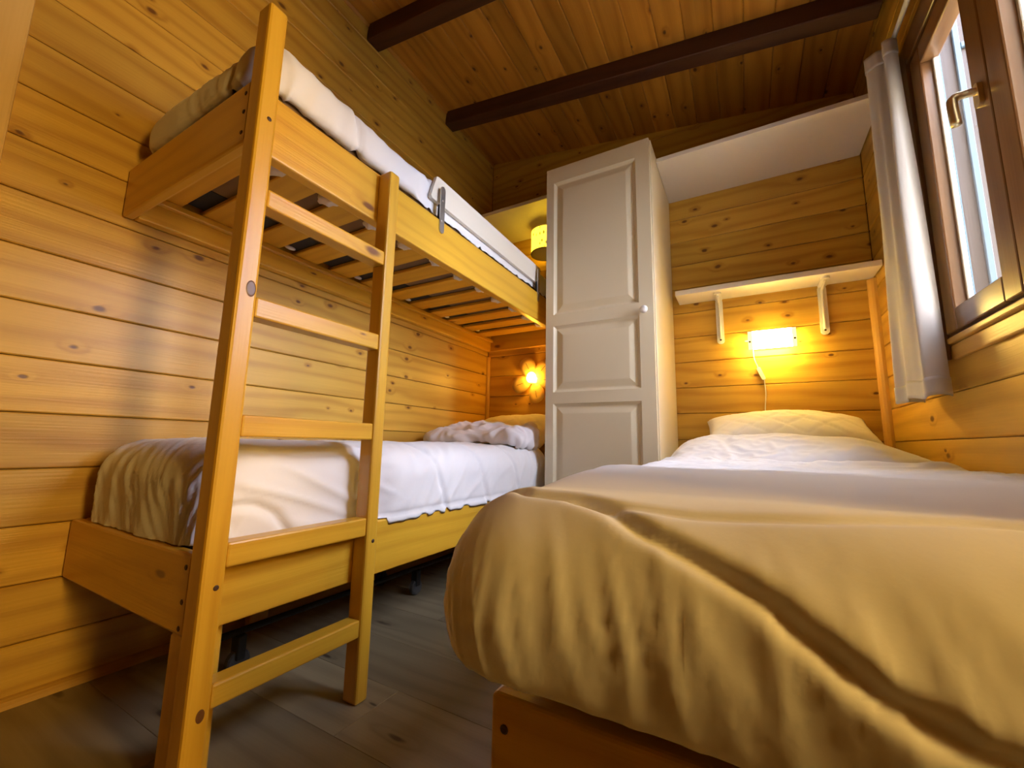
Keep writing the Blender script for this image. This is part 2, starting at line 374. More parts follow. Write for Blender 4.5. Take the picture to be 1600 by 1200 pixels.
# hallway shell beyond the doorway
hx0, hx1, hy0, hy1 = XR + 0.06, 2.25, -0.80, 0.70
struct(board('wall_hall', (hx1, hy0, -0.06), (hx1 + 0.05, hy1, 2.3), 'postX', 'hall_paint', bev=0))
struct(board('wall_hall_end', (hx0, hy1, -0.06), (hx1 + 0.05, hy1 + 0.05, 2.3), 'postY', 'hall_paint', bev=0))
struct(board('wall_hall_near', (hx0, hy0 - 0.05, -0.06), (hx1 + 0.05, hy0, 2.3), 'postY', 'hall_paint', bev=0))
struct(board('ceiling_hall', (hx0, hy0 - 0.05, 2.3), (hx1 + 0.05, hy1 + 0.05, 2.34), 'flatX', 'hall_paint', bev=0))
struct(board('floor_hall', (XR, hy0, -0.06), (hx1, hy1, 0.0), 'flatY', 'floor_laminate', bev=0))
for nm, a, c in (('trim_5', (XR - 0.012, DOOR[0] - 0.07, 0), (XR, DOOR[0], 2.09)), ('trim_6', (XR - 0.012, DOOR[1], 0), (XR, DOOR[1] + 0.03, 2.09))):
    struct(board(nm, a, c, 'postX', 'trim_pine', bev=0.004))
struct(board('trim_7', (XR - 0.012, DOOR[0], DOOR[3]), (XR, DOOR[1], 2.09), 'right', 'trim_pine', bev=0.004))

struct(board('door_added', (XR - 0.034, -0.44, 0.012), (XR - 0.014, 0.045, 2.03), 'postX', 'trim_pine', bev=0.003))  # unseen leaf, added beside the opening that is narrowed to limit hall light
# ------------------------------------------------------------------ window
win = struct(board('window_1', (XR + 0.0, WIN[0], WIN[2] - 0.0), (XR + 0.06, WIN[0] + 0.022, WIN[3]), 'postX', 'window_wood', bev=0.002))
def wpart(name, mn, mx, ori, parent=win, mat='window_wood', bev=0.004, seg=2): return board(name, mn, mx, ori, mat, parent, bev, seg)
wpart('frame', (XR, WIN[1] - 0.022, WIN[2]), (XR + 0.06, WIN[1], WIN[3]), 'postX')
wpart('frame', (XR, WIN[0], WIN[2]), (XR + 0.06, WIN[1], WIN[2] + 0.014), 'right')
wpart('frame', (XR, WIN[0], WIN[3] - 0.022), (XR + 0.06, WIN[1], WIN[3]), 'right')
cx0, cx1 = XR - 0.014, XR
wpart('casing', (cx0, WIN[1] - 0.006, 0.90), (cx1, WIN[1] + 0.075, WIN[3] + 0.075), 'postX')
wpart('casing', (cx0, WIN[0] - 0.075, 0.90), (cx1, WIN[0] + 0.006, WIN[3] + 0.075), 'postX')
wpart('casing', (cx0, WIN[0], WIN[3] - 0.006), (cx1, WIN[1], WIN[3] + 0.075), 'right')
wpart('sill_moulding', (XR - 0.022, WIN[0] - 0.04, 0.938), (XR, WIN[1] - 0.05, 0.955), 'right', mat='trim_pine')
wpart('apron', (XR - 0.012, WIN[0] - 0.03, 0.893), (XR, WIN[1] - 0.045, 0.937), 'right', mat='trim_pine')
ymid = 1.277; sx0, sx1 = XR - 0.012, XR + 0.030
gl = {}
for nm, (a, c) in {'sash_far': (ymid + .001, WIN[1] - 0.024), 'sash_near': (WIN[0] + 0.024, ymid - .001)}.items():
    z0, z1 = 0.971, 1.892; st = 0.072; rl = 0.064
    s = wpart('sash', (sx0, a, z0), (sx1, a + st, z1), 'postX')
    wpart('stile', (sx0, c - st, z0), (sx1, c, z1), 'postX', s)
    wpart('rail', (sx0, a + st, z0), (sx1, c - st, z0 + rl), 'right', s)
    wpart('rail', (sx0, a + st, z1 - rl), (sx1, c - st, z1), 'right', s)
    board('pane', (XR + 0.012, a + st - .006, z0 + rl - .006), (XR + 0.016, c - st + .006, z1 - rl + .006), 'postX', 'window_glass', s, bev=0)
    # white glazing beads
    for mn, mx, o_ in (((XR + 0.016, c - st - .012, z0 + rl), (XR + 0.028, c - st, z1 - rl), 'postX'), ((XR + 0.016, a + st, z0 + rl), (XR + 0.028, a + st + .012, z1 - rl), 'postX')):
        board('glazing_bead', mn, mx, o_, 'white_paint', s, bev=0.002)
# brass handle on the meeting stile
hd = from_bm('handle', rounded_plate(0.026, 0.062, 0.009, 0.012), 'brass', win, (sx0, 1.312, 1.478), Vector((-1, 0, 0)).to_track_quat('Z', 'Y'))
from_bm('lever', tube(smooth_path([(sx0 - .002, 1.312, 1.490), (sx0 - 0.035, 1.312, 1.490), (sx0 - 0.048, 1.311, 1.484), (sx0 - 0.052, 1.308, 1.468), (sx0 - 0.052, 1.302, 1.41)], 5),
        [.0095] * 6 + [.0105] * 15, 10), 'brass', hd, (0, 0, 0), None, True)
# outside: shutter rail and ground
SHX = 0.662
sh_ = thing('window_shutter', (0.83, 1.75, 0.96), 'pale wooden shutter with blue-white frame swung open outside the window', 'shutter')
for i in range(4): board('shutter_board', (0.628 + 0.10 * i, 1.738, 0.95), (0.727 + 0.10 * i, 1.752, 2.08), 'postY', 'shutter_wood', sh_, bev=0.003)
for x in (0.612, SHX): board('shutter_stile', (x, 1.728, 0.94), (x + 0.016, 1.738, 2.08), 'postY', 'shutter_rail', sh_, bev=0.002)
for z in (1.935, 0.945): board('shutter_rail', (SHX + 0.016, 1.7285, z), (1.03, 1.738, z + 0.02), 'back', 'shutter_rail', sh_, bev=0.002)
struct(board('ground', (XR + 0.2, -8, -0.7), (12, 12, -0.6), 'flatX', 'outside_ground', bev=0))

# ------------------------------------------------------------------ bunk bed
XB = -0.895; BF = 0.405
bunk = thing('bunk_bed', (-1.21, 1.38, 0), 'varnished pine bunk bed with slatted upper bunk and fixed ladder against the left wall', 'bunk bed')
BP = 'bed_pine'; T = 0.034
for nm, z0, z1 in (('lower', 0.2714, 0.4131), ('upper', 1.2539, 1.4021)):
    board('end_board', (XL + 0.004, BF, z0), (XB, BF + 0.026, z1), 'back', BP, bunk, bev=0.006, seg=2)
    board('side_rail', (XB - T, BF + 0.026, z0), (XB, YB - 0.03, z1), 'left', BP, bunk, bev=0.005, seg=2)
    board('wall_rail', (XL + 0.004, BF + 0.026, z0), (XL + 0.004 + T, YB - 0.03, z1), 'left', BP, bunk, bev=0.005, seg=2)
    board('head_board', (XL + 0.004, YB - 0.03, z0), (XB, YB - 0.004, z1), 'back', BP, bunk, bev=0.005, seg=2)
for x0, y0 in ((XB - T - 0.036, BF + 0.026), (XL + 0.04, BF + 0.45), (XL + 0.04, YB - 0.09), (XB - T - 0.036, YB - 0.09)):
    board('leg', (x0, y0, 0), (x0 + 0.036, y0 + 0.06, 0.40), 'postX', BP, bunk, bev=0.004)
board('leg', (XB - 0.05, BF + 0.002, 0), (XB, BF + 0.026, 0.2714), 'postX', BP, bunk, bev=0.004)
for z0 in (0.30, 1.312):
    board('ledger', (XB - T - 0.022, BF + 0.03, z0), (XB - T, YB - 0.032, z0 + 0.02), 'flatY', BP, bunk)
    board('ledger', (XL + 0.038, BF + 0.03, z0), (XL + 0.06, YB - 0.032, z0 + 0.02), 'flatY', BP, bunk)
slat_me = box_mesh(XB - T - XL - 0.042, 0.097, 0.016, 0.003)
for z in (1.340,):
    ys = [0.4750] + [0.6255 + 0.157 * k for k in range(11)]
    for i, y in enumerate(ys):
        link('slat', slat_me, BP, bunk, ((XB - T + XL + 0.038) / 2, y, z), ORI['flatX'])
for i in range(9):
    link('slat', slat_me, BP, bunk, ((XB - T + XL + 0.038) / 2, 0.52 + 0.215 * i, 0.328), ORI['flatX'])
# ladder
XF = -0.8466
posts = [(0.4014, 0.4412, 1.5714), (0.7651, 0.8018, 1.3990)]
for y0, y1, zt in posts:
    board('ladder_post', (XB, y0, 0), (XF, y1, zt), 'postX', BP, bunk, bev=0.006, seg=2)
for z0, z1 in ((1.110, 1.150), (0.870, 0.913), (0.630, 0.673), (0.390, 0.4345), (0.152, 0.193)):
    board('rung', (XB + 0.004, 0.4412, z0), (XF - 0.003, 0.7651, z1), 'left', BP, bunk, bev=0.004, seg=2)
for z in (0.39, 0.33, 0.285): screw(bunk, (XB - 0.018, BF - .0005, z), (0, -1, 0))
for z in (1.375, 1.33, 1.28): screw(bunk, (XB - 0.018, BF - .0005, z), (0, -1, 0))
screw(bunk, (XF + .0004, 0.787, 0.375), (1, 0, 0), 'bolt'); screw(bunk, (XF + .0004, 0.425, 1.30), (1, 0, 0), 'bolt'); screw(bunk, (XF + .0004, 0.427, 0.36), (1, 0, 0), 'bolt')
# knots standing out on the ladder
def knot(y, z, ry, rz):
    bm = lathe([(0, 0.0006), (0.8, 0.0006), (1.0, 0.0)], 18)
    for v in bm.verts: v.co = Vector((v.co.x * rz, v.co.y * ry, v.co.z))
    from_bm('wood_knot', bm, 'knot_wood', bunk, (XF + 0.0003, y, z), ORI['postX'])
wood('knot_wood', (0.20, 0.085, 0.02), (0.09, 0.03, 0.008), (0.05, 0.02, 0.006), ring=150, knots=0.0, rough=0.35)
knot(0.4275, 0.924, 0.0095, 0.017); knot(0.425, 0.152, 0.007, 0.011)

# bed guard
gd = thing('bed_guard', (XB, 1.42, 1.35), 'white bed guard board clamped with metal straps on the upper bunk rail', 'bed guard')
bm = bmesh.new()
prof = [(1.005, 1.478), (1.03, 1.562), (1.042, 1.566), (1.875, 1.552), (1.88, 1.546), (1.88, 1.462), (1.875, 1.458), (1.012, 1.470)]
fr = [bm.verts.new((XB - 0.012, y, z)) for y, z in prof]; bk = [bm.verts.new((XB - 0.026, y, z)) for y, z in prof]
bm.faces.new(fr); bm.faces.new(bk[::-1])
for i in range(len(prof)): j = (i + 1) % len(prof); bm.faces.new((fr[i], bk[i], bk[j], fr[j]))
bmesh.ops.recalc_face_normals(bm, faces=bm.faces)
from_bm('panel', bm, 'white_paint', gd, (0, 0, 0))
for y in (1.050, 1.828):
    st = from_bm('strap', rounded_plate(0.024, 0.175, 0.004, 0.0119), 'steel', gd, (XB + 0.0005, y, 1.440), Vector((1, 0, 0)).to_track_quat('Z', 'Y'))
    for z in (1.475, 1.398):
        s_ = link('screw', SCREW_ME.copy(), None, gd, (XB + 0.0046, y, z), Vector((1, 0, 0)).to_track_quat('Z', 'Y')); s_.data.materials.clear(); s_.data.materials.append(MATS['steel'])
    board('strap_spacer', (XB - 0.012, y - 0.010, 1.404), (XB + 0.0004, y + 0.010, 1.46), 'postX', 'dark_metal', gd, bev=0.002)

# ------------------------------------------------------------------ single bed
FX, FY, FZ = -0.266, 0.434, 0.3506
sb = thing('single_bed', ((FX + XR) / 2, 1.4, 0), 'low varnished pine single bed under the window wall', 'bed')
board('foot_board', (FX, FY, 0.10), (XR - 0.004, FY + 0.027, FZ), 'back', BP, sb, bev=0.006, seg=3)
board('head_board', (FX, YB - 0.035, 0.10), (XR - 0.034, YB - 0.008, FZ), 'back', BP, sb, bev=0.006, seg=2)
board('side_rail', (FX + 0.004, FY + 0.027, 0.17), (FX + 0.034, YB - 0.035, FZ - 0.005), 'left', BP, sb, bev=0.005, seg=2)
board('side_rail', (XR - 0.040, FY + 0.027, 0.17), (XR - 0.010, YB - 0.035, FZ - 0.005), 'right', BP, sb, bev=0.005, seg=2)
for x0 in (FX + 0.034, XR - 0.084):
    for y0 in (FY + 0.027, YB - 0.085): board('leg', (x0, y0, 0), (x0 + 0.044, y0 + 0.044, 0.25), 'postX', BP, sb, bev=0.004)
ssl = box_mesh(XR - FX - 0.074, 0.09, 0.016, 0.003)
for i in range(11): link('slat', ssl, BP, sb, ((FX + XR - 0.006) / 2, 0.52 + 0.172 * i, 0.258), ORI['flatX'])
for z in (0.318, 0.22, 0.13): screw(sb, (FX + 0.018, FY - .0005, z), (0, -1, 0))

# trundle frame in the dark under the lower bunk
tf = thing('trundle_frame', (-1.25, 1.3, 0), 'dark metal trundle frame on castors stowed under the lower bunk', 'bed frame')
for x in (-1.24, -1.44): from_bm('frame_bar', tube([(x, 0.62, 0.105), (x, 2.2, 0.105)], 0.009), 'dark_metal', tf)
for y in (0.62, 2.2): from_bm('cross_bar', tube([(-1.24, y, 0.105), (-1.44, y, 0.105)], 0.009), 'dark_metal', tf)
for x in (-1.24, -1.44):
    for y in (0.70, 1.40, 2.12):
        bm = lathe([(0.010, -0.011), (0.026, -0.011), (0.030, -0.007), (0.030, 0.007), (0.026, 0.011), (0.010, 0.011)], 16)
        from_bm('castor', bm, 'rubber', tf, (x, y, 0.030), Vector((1, 0, 0)).to_track_quat('Z', 'Y'))
        board('castor_fork', (x - 0.017, y - 0.012, 0.035), (x + 0.017, y + 0.012, 0.098), 'postX', 'dark_metal', tf, bev=0.003)

# ------------------------------------------------------------------ soft furnishings
def perlin(x, y, seed=0):
    rng = np.random.RandomState(seed); ang = rng.rand(256, 256) * 2 * np.pi; gx, gy = np.cos(ang), np.sin(ang)
    xi, yi = np.floor(x).astype(int), np.floor(y).astype(int); xf, yf = x - xi, y - yi
    u, v = xf ** 3 * (xf * (xf * 6 - 15) + 10), yf ** 3 * (yf * (yf * 6 - 15) + 10)
    def g(i, j, dx, dy): a, b_ = (xi + i) % 256, (yi + j) % 256; return gx[a, b_] * dx + gy[a, b_] * dy
    return (g(0, 0, xf, yf) * (1 - u) + g(1, 0, xf - 1, yf) * u) * (1 - v) + (g(0, 1, xf, yf - 1) * (1 - u) + g(1, 1, xf - 1, yf - 1) * u) * v
def ridge(x, y, seed=0): return 1 - np.minimum(1, np.abs(perlin(x, y, seed)) * 3.0)
def sstep(a, b_, x): t = np.clip((x - a) / (b_ - a), 0, 1); return t * t * (3 - 2 * t)
def seg_dist(X, Y, pts):
    d = np.full(X.shape, 1e9); al = np.zeros(X.shape); acc = 0
    for (x0, y0), (x1, y1) in zip(pts, pts[1:]):
        L2 = (x1 - x0) ** 2 + (y1 - y0) ** 2; t = np.clip(((X - x0) * (x1 - x0) + (Y - y0) * (y1 - y0)) / L2, 0, 1)
        q = np.hypot(X - x0 - t * (x1 - x0), Y - y0 - t * (y1 - y0)); m_ = q < d
        al = np.where(m_, acc + t * math.sqrt(L2), al); d = np.minimum(d, q); acc += math.sqrt(L2)
    return d, al
def drape_mesh(name, inner, r, hang, ztop, step, height=None, disp=None, post=None, amax=98, curl=0.045, dense=None):
    """cloth laid over a slab: inner=(x0,x1,y0,y1) flat part, r=(left,right,foot,head) edge radii, hang = extra straight drop per side"""
    x0, x1, y0, y1 = inner; rl, rr, rf, rh = r; am = math.radians(amax)
    ext = [q * am + h + curl for q, h in zip((rl, rr, rf, rh), hang)]
    s = np.linspace(x0 - ext[0], x1 + ext[1], max(8, int((x1 - x0 + ext[0] + ext[1]) / step)))
    t = np.linspace(y0 - ext[2], y1 + ext[3], max(8, int((y1 - y0 + ext[2] + ext[3]) / step)))
    if dense: t = np.concatenate([np.arange(t[0], dense[0], dense[1]), np.arange(dense[0], t[-1], step), t[-1:]])
    Sg, Tg = np.meshgrid(s, t, indexing='ij')
    dx = np.where(Sg < x0, Sg - x0, np.where(Sg > x1, Sg - x1, 0)); dy = np.where(Tg < y0, Tg - y0, np.where(Tg > y1, Tg - y1, 0))
    ux = np.abs(dx) / np.where(dx < 0, ext[0], ext[1]); uy = np.abs(dy) / np.where(dy < 0, ext[2], ext[3])
    # blend side parameters by direction
    n2 = np.hypot(dx, dy) + 1e-9; wx = (dx / n2) ** 2; wy = 1 - wx
    R = wx * np.where(dx < 0, rl, rr) + wy * np.where(dy < 0, rf, rh)
    H = wx * np.where(dx < 0, hang[0], hang[1]) + wy * np.where(dy < 0, hang[2], hang[3])
    u = (ux ** 6 + uy ** 6) ** (1 / 6.); u = np.minimum(u, 1)
    Ls = u * (R * am + H + curl)
    a = np.minimum(Ls / R, am); out = R * np.sin(a); dr = R * (1 - np.cos(a))
    st = np.clip(Ls - R * am, 0, H); out += st * math.cos(am); dr += st * math.sin(am)
    cu = np.clip(Ls - R * am - H, 0, None); rc = curl / math.radians(200)
    b_ = cu / rc
    out += rc * (np.sin(am + b_) - math.sin(am)); dr += rc * (np.cos(am) - np.cos(am + b_))
    X = np.clip(Sg, x0, x1) + dx / n2 * out; Y = np.clip(Tg, y0, y1) + dy / n2 * out
    Z = ztop - dr + (height(Sg, Tg) * (1 - sstep(0.0, 1.0, u)) if height else 0)
    Pn = np.stack([X, Y, Z], -1)
    def normals(Pn):
        du = np.gradient(Pn, axis=0); dv = np.gradient(Pn, axis=1); N = np.cross(du, dv); return N / (np.linalg.norm(N, axis=-1, keepdims=True) + 1e-9)
    if disp is not None: Pn = Pn + normals(Pn) * disp(Sg, Tg, u, X, Y, Z)[..., None]
    if post is not None: Pn = post(Pn, Sg, Tg, u)
    ni, nj = Sg.shape; idx = np.arange(ni * nj).reshape(ni, nj)
    q = np.stack([idx[:-1, :-1], idx[1:, :-1], idx[1:, 1:], idx[:-1, 1:]], -1).reshape(-1, 4)
    me = bpy.data.meshes.new(name); me.from_pydata(Pn.reshape(-1, 3).tolist(), [], q.tolist()); me.update()
    return me
def origin_to(me, loc):
    me.transform(Matrix.Translation(-Vector(loc))); return loc
def pillow_mesh(name, w, d, h, seed, n=60, quilt=0.0):
    u = np.linspace(-1, 1, n); U, V = np.meshgrid(u, u, indexing='ij')
    e = np.clip((1 - np.abs(U) ** 2.6) * (1 - np.abs(V) ** 2.6), 0, 1) ** 0.42
    pinch = 1 - 0.05 * (1 - U ** 2) ; pv = 1 - 0.05 * (1 - V ** 2)
    X = U * w / 2 * pv; Y = V * d / 2 * pinch
    wr = 0.006 * ridge(X * 9, Y * 9 + 3, seed) * (0.3 + 0.7 * e) + 0.012 * perlin(X * 4, Y * 4, seed + 1)
    if quilt: wr = wr - quilt * np.maximum(np.exp(-(np.mod((X + Y) / 0.13, 1) - .5) ** 2 / .003), np.exp(-(np.mod((X - Y) / 0.13, 1) - .5) ** 2 / .003))
    Zt = e * (h / 2 + wr); Zb = -e * h / 2 * 0.8
    top = np.stack([X, Y, Zt], -1).reshape(-1, 3); bot = np.stack([X, Y, Zb], -1).reshape(-1, 3)
    idx = np.arange(n * n).reshape(n, n); q = np.stack([idx[:-1, :-1], idx[1:, :-1], idx[1:, 1:], idx[:-1, 1:]], -1).reshape(-1, 4)
    me = bpy.data.meshes.new(name); me.from_pydata(np.vstack([top, bot]).tolist(), [], q.tolist() + (q[:, ::-1] + n * n).tolist())
    bm = bmesh.new(); bm.from_mesh(me); bmesh.ops.remove_doubles(bm, verts=bm.verts, dist=1e-5); bm.to_mesh(me); bm.free(); return me
def mattress(name, mn, mx, label, bev=0.02):
    mn, mx = Vector(mn), Vector(mx); me = box_mesh(*(mx - mn), bev, 3)
    return tag(link(name, me, 'mattress_ticking', None, (mn + mx) / 2, None, True), label, 'mattress')

# --- single bed : mattress, pillow, duvet
mattress('mattress', (FX + 0.04, FY + 0.04, 0.267), (XR - 0.045, YB - 0.045, 0.475), 'beige mattress hidden under the duvet of the single bed')
pl = link('pillow', pillow_mesh('pillow', 0.62, 0.36, 0.17, 4, quilt=0.004), 'pillow_cotton', None, (0.145, 2.150, 0.685), None, True)
pl.rotation_euler = (math.radians(24), 0, math.radians(2)); tag(pl, 'white quilted pillow under the bright reading lamp on the single bed', 'pillow')
seamA = [(-0.40, 0.47), (-0.28, 0.446), (-0.225, 0.434), (-0.16, 0.426), (-0.12, 0.41), (-0.09, 0.39), (-0.037, 0.366), (0.003, 0.346), (0.023, 0.33), (0.063, 0.302), (0.103, 0.287), (0.20, 0.268), (0.40, 0.25), (0.6, 0.24)]
seamB = [(-0.16, 0.420), (-0.05, 0.414), (0.05, 0.424), (0.15, 0.445), (0.6, 0.47)]
def d_single(Sg, Tg, u, X, Y, Z):
    dA, aA = seg_dist(Sg, Tg, seamA); dB, aB = seg_dist(Sg, Tg, seamB)
    h = 0.008 * perlin(Sg * 3.1, Tg * 3.1, 11) + 0.002 * perlin(Sg * 9, Tg * 9, 12)
    h += -0.010 * np.exp(-(dA / 0.008) ** 2) + 0.005 * np.exp(-(dA / 0.03) ** 2)
    h += -0.005 * np.exp(-(dB / 0.006) ** 2) + 0.003 * np.exp(-(dB / 0.03) ** 2)
    front = sstep(0.46, 0.36, Tg); below = sstep(0.40, 0.30, Tg)
    wx = Sg + 0.25 * (Tg - 0.35) + 0.010 * perlin(Sg * 9, Tg * 9, 7)
    h += front * 0.0016 * (ridge(wx * 19, Tg * 3.0 + 5, 31) ** 2 - 0.35) * sstep(0.10, 0.55, u)
    h += (below * (1 - sstep(0.55, 0.8, u))) * 0.0018 * (ridge(wx * 36, Tg * 3.5, 32) ** 3 - 0.25)
    h += 0.0014 * np.exp(-dA / 0.05) * (ridge(wx * 24, Tg * 4, 21) ** 2 - .3) * front
    h += 0.0035 * ridge(Sg * 5 + 2, Tg * 9, 33) * sstep(0.6, 0.9, Tg) * sstep(2.1, 1.2, Tg)
    h += 0.007 * ridge(Sg * 9 + Tg * 5, Tg * 11 - Sg * 4, 34) * sstep(0.9, 1.3, Tg) * sstep(1.95, 1.6, Tg)
    h += 0.004 * ridge(Sg * 19 + Tg * 7, Tg * 23 - Sg * 6, 35) * sstep(0.95, 1.25, Tg) * sstep(0.35, 0.05, Sg)
    return h * (1 - 0.75 * sstep(0.72, 0.95, u))
def h_single(Sg, Tg):
    z = 0.105 * sstep(1.62, 1.93, Tg + 0.10 * Sg) * sstep(0.60, 0.30, Sg) * sstep(-0.42, -0.12, Sg)
    z += 0.012 * np.sin(np.clip((Tg - 0.5) / 0.5, 0, 1) * np.pi)
    f = np.exp(-((Tg - 1.66 - 0.05 * Sg) / 0.02) ** 2); z -= 0.020 * f; z += 0.012 * np.exp(-((Tg - 1.61 - 0.05 * Sg) / 0.03) ** 2) + 0.010 * perlin(Sg * 7, Tg * 5, 71) * sstep(1.5, 1.7, Tg)
    return z
def p_single(Pn, Sg, Tg, u):
    Pn[..., 0] = np.minimum(Pn[..., 0], XR - 0.006); Pn[..., 1] = np.minimum(Pn[..., 1], YB - 0.05)
    Pn[..., 0] = np.maximum(Pn[..., 0], np.where(Pn[..., 1] > 1.785, -0.314, -0.5)); return Pn
me = drape_mesh('duvet', (-0.215, 0.475, 0.470, 1.93), (0.115, 0.065, 0.125, 0.03), (0.0, 0.0, 0.0, 0.0), 0.575, 0.0062, h_single, d_single, p_single, amax=102, curl=0.085, dense=(0.62, 0.0035))
o = link('duvet', me, 'duvet_cotton', None, origin_to(me, (0.14, 1.2, 0.5)), None, True); tag(o, 'puffy white duvet bulging over the foot of the single bed', 'duvet')

# --- lower bunk
mattress('mattress', (XL + 0.045, BF + 0.05, 0.337), (XB - T - 0.006, YB - 0.05, 0.50), 'beige mattress hidden under the duvet of the lower bunk')
pl = link('pillow', pillow_mesh('pillow', 0.56, 0.37, 0.17, 9, quilt=0.004), 'pillow_cotton', None, (-1.215, 2.135, 0.690), None, True)
pl.rotation_euler = (math.radians(26), 0, math.radians(-3)); tag(pl, 'white quilted pillow below the flower lamp on the lower bunk', 'pillow')
def quilt_lines(Sg, Tg, ys, slant=0.0): 
    h = 0
    for y in ys: h = h - 0.010 * np.exp(-((Tg - y - slant * (Sg + 1.0)) / 0.010) ** 2) + 0.004 * np.exp(-((Tg - y - slant * (Sg + 1.0)) / 0.05) ** 2)
    return h
lowA = [(-0.62, 0.30), (-0.80, 0.46), (-0.83, 0.58), (-0.765, 0.70)]
def d_lower(Sg, Tg, u, X, Y, Z):
    side = sstep(-1.02, -0.92, Sg)
    h = 0.008 * perlin(Sg * 4, Tg * 3.5, 41) + 0.003 * perlin(Sg * 10, Tg * 10, 42)
    h += quilt_lines(Sg, Tg, (1.03, 1.285, 1.54), 0.42) * sstep(0.9, 1.05, Tg)
    dA, aA = seg_dist(Sg, Tg, [(-0.80, 0.36), (-0.824, 0.42), (-0.82, 0.52), (-0.796, 0.565), (-0.74, 0.61), (-0.69, 0.65)])
    h += -0.014 * np.exp(-(dA / 0.009) ** 2) * side + 0.004 * np.exp(-(dA / 0.04) ** 2) * side
    h += 0.009 * (ridge(Sg * 13 - Tg * 4.5, Tg * 3 + Sg * 1.5, 43) ** 2 - .5) * side * sstep(0.95, 0.8, Tg)
    h += -0.006 * np.exp(-((Sg + 0.935 + 0.02 * perlin(Tg * 6, Sg * 2, 47)) / 0.006) ** 2) * sstep(0.85, 0.75, Tg) * sstep(0.40, 0.48, Tg)
    h += 0.006 * (ridge(Sg * 7, Tg * 13 + Sg * 8, 44) - .3) * side * sstep(0.8, 0.9, Tg)
    foot = sstep(0.56, 0.44, Tg)
    h += foot * 0.0035 * (ridge(Sg * 24 + Tg * 14, Tg * 4 - Sg * 3, 45) ** 2 - .4)
    h += 0.006 * (ridge(Sg * 9 + 3, Tg * 3, 46) - .3) * (1 - side)
    hem = sstep(0.80, 0.84, u) * side
    h += -0.006 * np.exp(-((u - 0.80) / 0.02) ** 2) * side * sstep(0.8, 0.9, Tg)
    return h
def p_lower(Pn, Sg, Tg, u):
    over = sstep(0.80, 0.90, Pn[..., 1]); side = sstep(-1.06, -0.93, Pn[..., 0])
    Pn[..., 0] = Pn[..., 0] + 0.024 * over * side
    Pn[..., 0] = np.minimum(Pn[..., 0], np.where(over > 0.02, XB + 0.03, XB - 0.003))
    Pn[..., 0] = np.maximum(Pn[..., 0], XL + 0.006); Pn[..., 1] = np.maximum(Pn[..., 1], BF + 0.002)
    Pn[..., 2] = np.maximum(Pn[..., 2], np.where((over > 0.3) & (Pn[..., 0] > XB + 0.002), 0.392, 0.4155))
    return Pn
me = drape_mesh('duvet', (-1.425, -1.012, 0.505, 1.92), (0.095, 0.100, 0.090, 0.03), (0.07, 0.115, 0.13, 0.0), 0.622, 0.0078, None, d_lower, p_lower, amax=92)
o = link('duvet', me, 'duvet_cotton', None, origin_to(me, (-1.21, 1.1, 0.5)), None, True); tag(o, 'white quilted duvet spread behind the ladder on the lower bunk', 'duvet')
# crumpled top sheet folded back near the pillow
def d_sheet(Sg, Tg, u, X, Y, Z):
    return 0.022 * (ridge(Sg * 6 + Tg * 2, Tg * 9 - Sg * 2, 51) - .3) + 0.012 * ridge(Sg * 13, Tg * 15, 52) + 0.02 * perlin(Sg * 5, Tg * 6, 53)
def p_sheet(Pn, Sg, Tg, u):
    Pn[..., 0] = np.clip(Pn[..., 0], XL + 0.006, XB - 0.002); return Pn
me = drape_mesh('top_sheet', (-1.44, -0.965, 1.70, 1.905), (0.035, 0.050, 0.035, 0.03), (0.0, 0.0, 0.0, 0.0), 0.682, 0.007, lambda s, t: 0.045 * sstep(1.72, 1.92, t), d_sheet, p_sheet, amax=100, curl=0.03)
o = link('top_sheet', me, 'sheet_cotton', None, origin_to(me, (-1.2, 1.85, 0.62)), None, True); tag(o, 'crumpled lilac-white sheet folded back before the lower bunk pillow', 'sheet')

# --- upper bunk
um = mattress('mattress', (XL + 0.045, BF + 0.04, 1.350), (XB - T - 0.006, YB - 0.05, 1.470), 'thin mattress seen from below through the upper bunk slats')
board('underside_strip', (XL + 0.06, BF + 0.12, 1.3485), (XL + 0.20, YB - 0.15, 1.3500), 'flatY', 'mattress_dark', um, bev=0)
rng = np.random.RandomState(5)
for k in range(11):
    y = 0.547 + 0.157 * k; sc_ = 1.0 + 0.5 * rng.rand() if k < 2 else 0.8 + 0.5 * rng.rand()
    bm = bmesh.new(); bmesh.ops.create_icosphere(bm, subdivisions=3, radius=1)
    for v in bm.verts:
        w_ = 1 + 0.18 * math.sin(v.co.x * 7 + k) * math.cos(v.co.y * 6 + 2 * k)
        v.co = Vector((v.co.x * 0.040 * w_ * sc_, v.co.y * 0.027 * w_, v.co.z * 0.020 * w_))
    from_bm('sheet_tuft', bm, 'sheet_cotton', um, (-1.005 - 0.015 * rng.rand(), y, 1.329), None, True)
for k in range(2, 11, 2):
    bm = bmesh.new(); bmesh.ops.create_icosphere(bm, subdivisions=2, radius=1)
    for v in bm.verts: v.co = Vector((v.co.x * 0.012, v.co.y * 0.022, v.co.z * 0.007))
    from_bm('sheet_tuft', bm, 'sheet_cotton', um, (XL + 0.072, 0.547 + 0.157 * k, 1.346), None, True)
